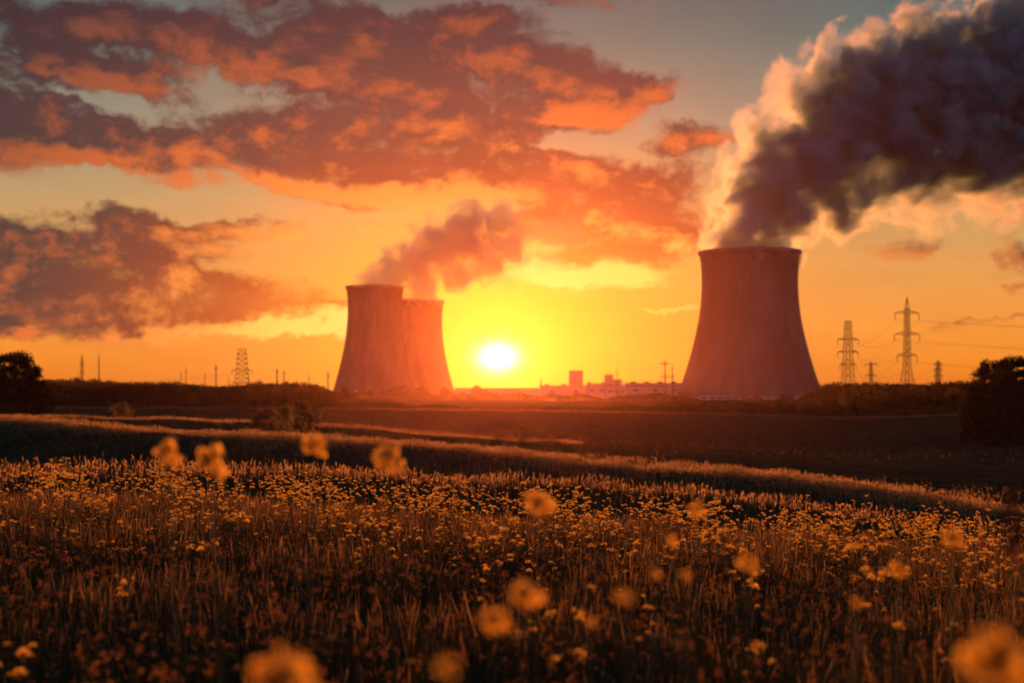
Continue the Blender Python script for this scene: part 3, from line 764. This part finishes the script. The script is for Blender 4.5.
# ------------------------------------------------------------------ pylons and masts
def pylon(px, D, top_row, base_row, arms, wtop, wbase, label, group=None, r=.16, twin=False, rz=.5, thick=1.0):
    x = (px-512)/F*D; g0 = hz(x, D); zt = -(top_row-HZ)/F*D; H = zt-g0; r = r*thick
    o = empty('pylon', (x, D, g0), rz)
    b = MB()
    def half(t_):
        if t_ < .32: return wbase/2+(wtop*.75-wbase/2)*(t_/.32)**.9
        return wtop*.75+(wtop*.42-wtop*.75)*(t_-.32)/.68
    lv = [0, .09, .18, .26, .33, .40, .47, .54, .61, .68, .75, .82, .89] if not twin else [0, .1, .2, .3, .4, .5, .6, .7, .8, .9, 1.0]
    cs = [(1, 1), (1, -1), (-1, -1), (-1, 1)]
    for i in range(len(lv)-1):
        a, c = lv[i], lv[i+1]; ha, hc = half(a), half(c)
        for k in range(4):
            s0, s1 = cs[k], cs[(k+1) % 4]
            b.bar((s0[0]*ha, s0[1]*ha, a*H), (s0[0]*hc, s0[1]*hc, c*H), r)
            b.bar((s0[0]*ha, s0[1]*ha, a*H), (s1[0]*hc, s1[1]*hc, c*H), r*.55)
            b.bar((s1[0]*ha, s1[1]*ha, a*H), (s0[0]*hc, s0[1]*hc, c*H), r*.55)
            b.bar((s0[0]*hc, s0[1]*hc, c*H), (s1[0]*hc, s1[1]*hc, c*H), r*.6)
    if not twin:
        ht = half(lv[-1])
        for k in range(4): b.bar((cs[k][0]*ht, cs[k][1]*ht, lv[-1]*H), (0, 0, H), r)
    b.build('lattice_mast', M['steel'], o)
    tips = []
    for (t_, L) in arms:
        b = MB(); hh = half(t_); z = t_*H
        for yy in (-hh, hh): b.bar((-hh, yy, z), (hh, yy, z), r*.8)
        for s in (-1, 1):
            for yy in (-hh, hh):
                b.bar((s*hh, yy, z), (s*L, 0, z), r*.8); b.bar((s*hh, yy, z+.028*H), (s*L, 0, z+.004*H), r*.7)
            for q in (.33, .66):
                xx = s*(hh+(L-hh)*q); yw = hh*(1-q); b.bar((xx, -yw, z), (xx, yw, z), r*.5); b.bar((xx, -yw, z), (xx, -yw, z+.028*H*(1-q)), r*.5); b.bar((xx, yw, z), (xx, yw, z+.028*H*(1-q)), r*.5)
        a_o = b.build('crossarm', M['steel'], o)
        for s in (-1, 1):
            ib = MB(); zz = z; pts = []; rads = []
            for q in range(9): pts.append((s*(L+.3), 0, zz-.06*H*q/8)); rads.append(.16*thick if q % 2 else .30*thick)
            ib.tube(pts, rads, 6); ib.build('insulator', M['glass'], a_o)
            tips.append(Matrix.Translation((x, D, g0)) @ Matrix.Rotation(rz, 4, 'Z') @ Vector((s*(L+.3), 0, z-.06*H)))
    tag(o, label, 'pylon', group); return tips
pA = pylon(907, 980, 297, 377, [(.42, 7.5), (.63, 9.3), (.84, 8.8)], 2.6, 10.0, 'tall lattice pylon with three crossarms right of the big cooling tower', rz=.25, r=.2)
pB = pylon(848, 1160, 321, 381, [(.44, 7.0), (.60, 9.0), (.76, 9.0)], 4.6, 13.0, 'twin topped lattice pylon between the big cooling tower and the tall pylon', rz=.25, r=.24, twin=True)
pC = pylon(871, 1700, 361, 380, [(.6, 7.0), (.9, 8.0)], 2.6, 8.0, 'small far pylon between the two large lattice pylons', rz=.3, thick=1.6)
pD = pylon(938, 1600, 360, 379, [(.55, 5.0), (.72, 5.0), (.9, 4.5)], 3.4, 6.0, 'small far pylon right of the tall three armed pylon', rz=.3, thick=1.8)
pE = pylon(242, 1250, 349, 386, [(.32, 7.5), (.56, 8.5)], 8.0, 9.0, 'broad pale lattice pylon with two crossarms left of the cooling towers', rz=.2, twin=True, thick=1.3)
pF = pylon(82, 1500, 354, 382, [(.3, 2.2), (.52, 2.4), (.74, 2.4)], 1.4, 3.2, 'faint slim pylon above the left wood, left of the dark mast', thick=1.0)
def mast(px, D, top_row, label, w=.9, arms=(), group=None, side=1, name='mast'):
    x = (px-512)/F*D; g0 = hz(x, D); H = -(top_row-HZ)/F*D-g0
    o = empty(name, (x, D, g0)); b = MB()
    b.tube([(0, 0, 0), (0, 0, H*.5), (0, 0, H*.9)], [w*.62, w*.5, w*.36], 8); b.build('pole', M['steel'], o)
    b = MB(); b.tube([(0, 0, H*.9), (0, 0, H)], [w*.2, w*.08], 6); b.build('antenna', M['steel'], o)
    b = MB()
    for q in range(1, 6): b.tube([(0, 0, H*q/6), (0, 0, H*q/6+.5)], [w*.85, w*.85], 8)
    b.build('collar', M['steel'], o)
    for (t_, L) in arms:
        b = MB(); b.bar((-L, 0, t_*H), (L, 0, t_*H), w*.2); b.bar((-L, 0, t_*H), (0, 0, (t_+.06)*H), w*.15); b.bar((L, 0, t_*H), (0, 0, (t_+.06)*H), w*.15)
        b.build('crossarm', M['steel'], o)
    tag(o, label, 'mast', group)
mast(99, 1400, 353, 'dark slim mast over the left wood, tallest pole there', 1.1)
mast(181, 1700, 371, 'faint short pole left of the paired thin masts', .9)
mast(186, 1700, 366, 'thin pale mast over the left wood', .8, [(.75, 1.5)])
mast(205, 1650, 372, 'short faint mast between thin pale mast and dark one', .8)
mast(216, 1450, 362, 'dark mast left of the broad pale pylon', 1.1, [(.8, 2)])
mast(277, 1500, 366, 'left one of two close dark masts left of the cooling towers', 1.3, [(.8, 2)])
mast(284, 1500, 368, 'right one of two close dark masts left of the cooling towers', 1.1, [(.8, 2)])
mast(309, 1700, 372, 'pale thin mast between the close masts and the cooling towers', .8, [(.7, 2.5)])
mast(328, 1500, 369, 'dark mast nearest the left foot of the cooling towers', 1.2, [(.75, 2.5)])
mast(229, 1700, 376, 'very short pole just left of the broad pale pylon', .8)
mast(665, 1350, 358, 'taller dark mast with side arms left of the big cooling tower', 1.5, [(.86, 5), (.55, 5)])
mast(672.5, 1350, 363, 'shorter dark mast beside the armed one left of the big tower', 1.2, [(.62, 2)])
mast(617, 1500, 364, 'thin aerial mast above the factory roof', .7, [(.72, 3), (.5, 3)])
mast(541, 1900, 378, 'stubby vent stack left of the tall factory block', 2.0)

def line(a, b_, sag, label, group):
    b = MB(); pts = []
    for q in range(25):
        t_ = q/24; p = a.lerp(b_, t_); p.z -= sag*4*t_*(1-t_); pts.append(p)
    b.tube(pts, .06, 3, False); o = b.build('power_line', M['steel']); tag(o, label, 'power line', group)
off_r = Vector((230, 120, 30))
for i in range(6):
    line(pA[i], pB[i], 9, 'thin sagging wire strung between the two large pylons', 'power lines between the two large pylons')
    e = pA[i]+Vector((300, -120, -4)); line(pA[i], e, 8, 'thin sagging wire running right from the tall pylon', 'power lines leaving the tall pylon to the right')
for i in range(4):
    line(pB[i], pC[i], 9, 'thin wire running from the twin topped pylon to the far small one', 'power lines behind the twin topped pylon')
    line(pE[i], pE[i]+Vector((-560, 200, 2)), 12, 'thin wire running left from the broad pale pylon', 'power lines left of the broad pale pylon')

# ------------------------------------------------------------------ factory buildings
def building(px0, px1, row_top, D, depth, label, m='cladding', row_base=None, nwin=0, name='factory_building', band=False, rooftop=0):
    x0, x1 = (px0-512)/F*D, (px1-512)/F*D; xc = (x0+x1)/2; g0 = hz(xc, D)-.5; H = -(row_top-HZ)/F*D-g0; W = x1-x0
    o = empty(name, (xc, D, g0)); b = MB(); b.box((0, depth/2, H/2), (W, depth, H)); b.build('wall', M[m], o)
    b = MB(); b.box((0, depth/2, H+.3), (W+.8, depth+.8, .6))
    rf = b.build('roof', M['roof'], o)
    for k in range(rooftop):
        b = MB(); b.box((W*(-.35+.7*k/max(1, rooftop-1)), depth/2, H+1.6), (W*.07+1.5, 5, 2.0)); b.build('roof_vent', M['greyclad'], rf)
    for k in range(nwin):
        xw = W*(-.5+(k+.5)/nwin); ww = W/nwin*.62
        b = MB(); b.box((xw, -.04, H*.62), (min(ww, 5), .14, min(1.6, H*.2))); wo_ = b.build('window', M['window'], o)
        b = MB(); b.box((xw, -.10, H*.62), (.15, .12, min(1.6, H*.2))); b.build('mullion', M['greyclad'], wo_)
    if band:
        b = MB(); b.box((0, -.06, H*.86), (W*.98, .12, H*.08)); b.build('fascia_band', M['greyclad'], o)
    tag(o, label, 'factory building'); return o, H
building(569, 583, 371, 1800, 18, 'tall square factory block right of the sun', 'greyclad', nwin=4)
building(604.5, 613, 375, 1750, 12, 'small dark tower block on the factory roofline', 'greyclad', nwin=2)
building(613, 622, 380, 1740, 14, 'low dark annex right beside the small tower block', 'greyclad', nwin=2)
building(606, 628, 386, 1600, 25, 'bright white hall in the middle of the factory row', 'cladding', nwin=3)
building(626, 684, 383.5, 1580, 40, 'long pale hall left of the big cooling tower', 'cladding', nwin=3, band=True, rooftop=4)
building(587, 607, 384, 1680, 30, 'pale hall right of the tall square block', 'cladding', nwin=2, rooftop=2)
building(540, 588, 386, 1700, 40, 'long low hall just right of the sun', 'cladding', nwin=2, rooftop=3)
building(455, 540, 388.5, 2000, 40, 'long low hall under the sun', 'greyclad', nwin=2)
building(700, 741, 395, 1340, 14, 'white shed at the left front of the big cooling tower', 'cladding', nwin=5)
building(765, 780, 396, 1330, 12, 'small white shed at the middle front of the big cooling tower', 'cladding', nwin=2)
building(797, 833, 396, 1330, 14, 'white shed at the right foot of the big cooling tower', 'cladding', nwin=5)
building(355, 366, 390, 1500, 10, 'small pale shed in front of the close pair of towers', 'cladding', nwin=2)

# ------------------------------------------------------------------ steam
def plume(name, blobs, D, drift, dens_k, aniso, label, wisp, scale, step, col, sheath, fwd, hullk=1.25):
    """blobs: px, py, radius px, depth offset m. Volume inside a closed lumpy hull."""
    B = []
    for (px, py, r, dy, *thin) in blobs:
        dd = D+dy; B.append((Vector(((px-512)/F*dd, dd, -(py-HZ)/F*dd)), r/F*dd))
    cen = sum((b[0] for b in B), Vector())/len(B)
    # hull: union of icospheres, remeshed to one skin
    bm = bmesh.new()
    for c, r in B:
        bmesh.ops.create_icosphere(bm, subdivisions=3, radius=r*hullk, matrix=Matrix.Translation(c-cen))
    me = bpy.data.meshes.new(name); bm.to_mesh(me); bm.free()
    o = link(name, me); o.location = cen
    rm = o.modifiers.new('skin', 'REMESH'); rm.mode = 'VOXEL'; rm.voxel_size = max(4.0, min(b[1] for b in B)*.16)
    m, gg = mat(name+'_steam')
    tc = gg.n('ShaderNodeTexCoord'); p = tc.outputs['Object']
    wv = gg.v('SCALE', gg.v('SUBTRACT', gg.noise(p, scale*.55, 2, .5, True), (.5, .5, .5)), None, wisp)
    q = gg.v('ADD', p, wv)
    md = mc = None
    for (c, r), thin in sorted(zip(B, [len(b_) > 4 for b_ in blobs]), key=lambda e: e[1]):
        mp = gg.n('ShaderNodeMapping', vector_type='TEXTURE'); gg.put(mp.inputs[0], q)
        mp.inputs['Location'].default_value = c-cen; mp.inputs['Scale'].default_value = (r,)*3
        l = gg.v('DOT_PRODUCT', mp.outputs[0], mp.outputs[0])
        md = l if md is None else gg.m('MINIMUM', md, l)
        if not thin: mc = md
    vo = gg.n('ShaderNodeTexVoronoi'); vo.feature = 'F1'; gg.put(vo.inputs['Vector'], q); vo.inputs['Scale'].default_value = scale*.95
    nz = gg.m('SUBTRACT', gg.noise(q, scale*1.3, 5, .64), .5)
    nz = gg.m('ADD', nz, gg.m('MULTIPLY', gg.m('SUBTRACT', .48, vo.outputs['Distance']), .24))
    core = gg.m('MAXIMUM', gg.m('MULTIPLY_ADD', nz, 3.3, gg.m('SUBTRACT', .88, mc)), 0.0)
    core = gg.smooth(core, 0.0, .55)
    sh = gg.m('MULTIPLY_ADD', nz, 3.2, gg.m('SUBTRACT', .62, gg.m('DIVIDE', md, 1.75)))
    sh = gg.m('MULTIPLY', gg.smooth(sh, 0.0, .5), gg.smooth(md, 1.6, 1.15))
    dn = gg.m('MULTIPLY_ADD', core, dens_k, gg.m('MULTIPLY', sh, sheath))
    va = gg.n('ShaderNodeVolumeScatter'); vb = gg.n('ShaderNodeVolumeScatter'); ad = gg.n('ShaderNodeAddShader')
    for nd_, c_, an, sh_ in ((va, (1.0, .60, .30), aniso, fwd), (vb, col, -.15, 1-fwd)):  # sunset orange of the rims and cool core tone put into the albedos
        nd_.inputs['Color'].default_value = (*c_, 1); nd_.inputs['Anisotropy'].default_value = an; gg.put(nd_.inputs['Density'], gg.m('MULTIPLY', dn, sh_))
    gg.nt.links.new(va.outputs[0], ad.inputs[0]); gg.nt.links.new(vb.outputs[0], ad.inputs[1])
    finish(m, gg, None, ad.outputs[0]); m.cycles.volume_step_rate = step
    me.materials.append(m)
    tag(o, label, 'steam plume'); return o
plume('steam_plume', [(751, 246, 46, 0), (752, 228, 47, 0), (733, 246, 30, -10), (770, 246, 30, 5), (770, 205, 56, 10), (792, 175, 58, 15), (768, 132, 34, -10, 1), (742, 172, 30, -10, 1), (725, 215, 26, -5, 1), (830, 150, 66, 20), (800, 92, 36, -5, 1), (842, 200, 40, 15), (870, 115, 82, 30), (905, 150, 62, 30), (880, 200, 30, 10, 1), (925, 198, 36, 20, 1), (990, 188, 40, 20, 1), (850, 60, 36, 0, 1),
     (900, 80, 52, 25), (940, 105, 96, 40), (975, 150, 56, 40), (1020, 95, 108, 55), (1085, 80, 90, 70), (1080, 140, 70, 60), (1150, 75, 85, 90), (905, 178, 26, 0, 1), (950, 60, 30, 0, 1)],
      1500, 0, .090, .70, 'huge dark billowing steam plume drifting right from the big cooling tower', 26, .030, .20, (.66, .78, 1.0), .030, .46)
plume('steam_plume', [(376, 286, 24, 0), (390, 277, 25, 0), (404, 270, 30, 5), (420, 262, 32, 10), (436, 252, 35, 10), (455, 244, 38, 15), (474, 234, 38, 20), (494, 224, 30, 20), (455, 268, 28, 10), (484, 254, 32, 10), (512, 242, 26, 25), (422, 284, 24, 0), (540, 244, 28, 30, 1), (565, 236, 24, 40, 1), (505, 268, 24, 20, 1)],
      1980, 0, .055, .50, 'smaller reddish steam plume rising from the close pair of cooling towers', 18, .034, .20, (.80, .74, .84), .008, .15)

# ------------------------------------------------------------------ haze
b = MB(); b.box((0, 0, 265), (5000, 5000, 550)); hzo = b.build('haze', M['ground']); hzo.data.materials.clear()
m, gg = mat('haze_air'); pv = gg.n('ShaderNodeVolumePrincipled')
pv.inputs['Color'].default_value = (1.0, .40, .24, 1); pv.inputs['Density'].default_value = .000012; pv.inputs['Anisotropy'].default_value = .885
finish(m, gg, None, pv.outputs[0]); hzo.data.materials.append(m); tag(hzo, 'warm evening haze filling the air over fields and towers', 'haze', kind='stuff')
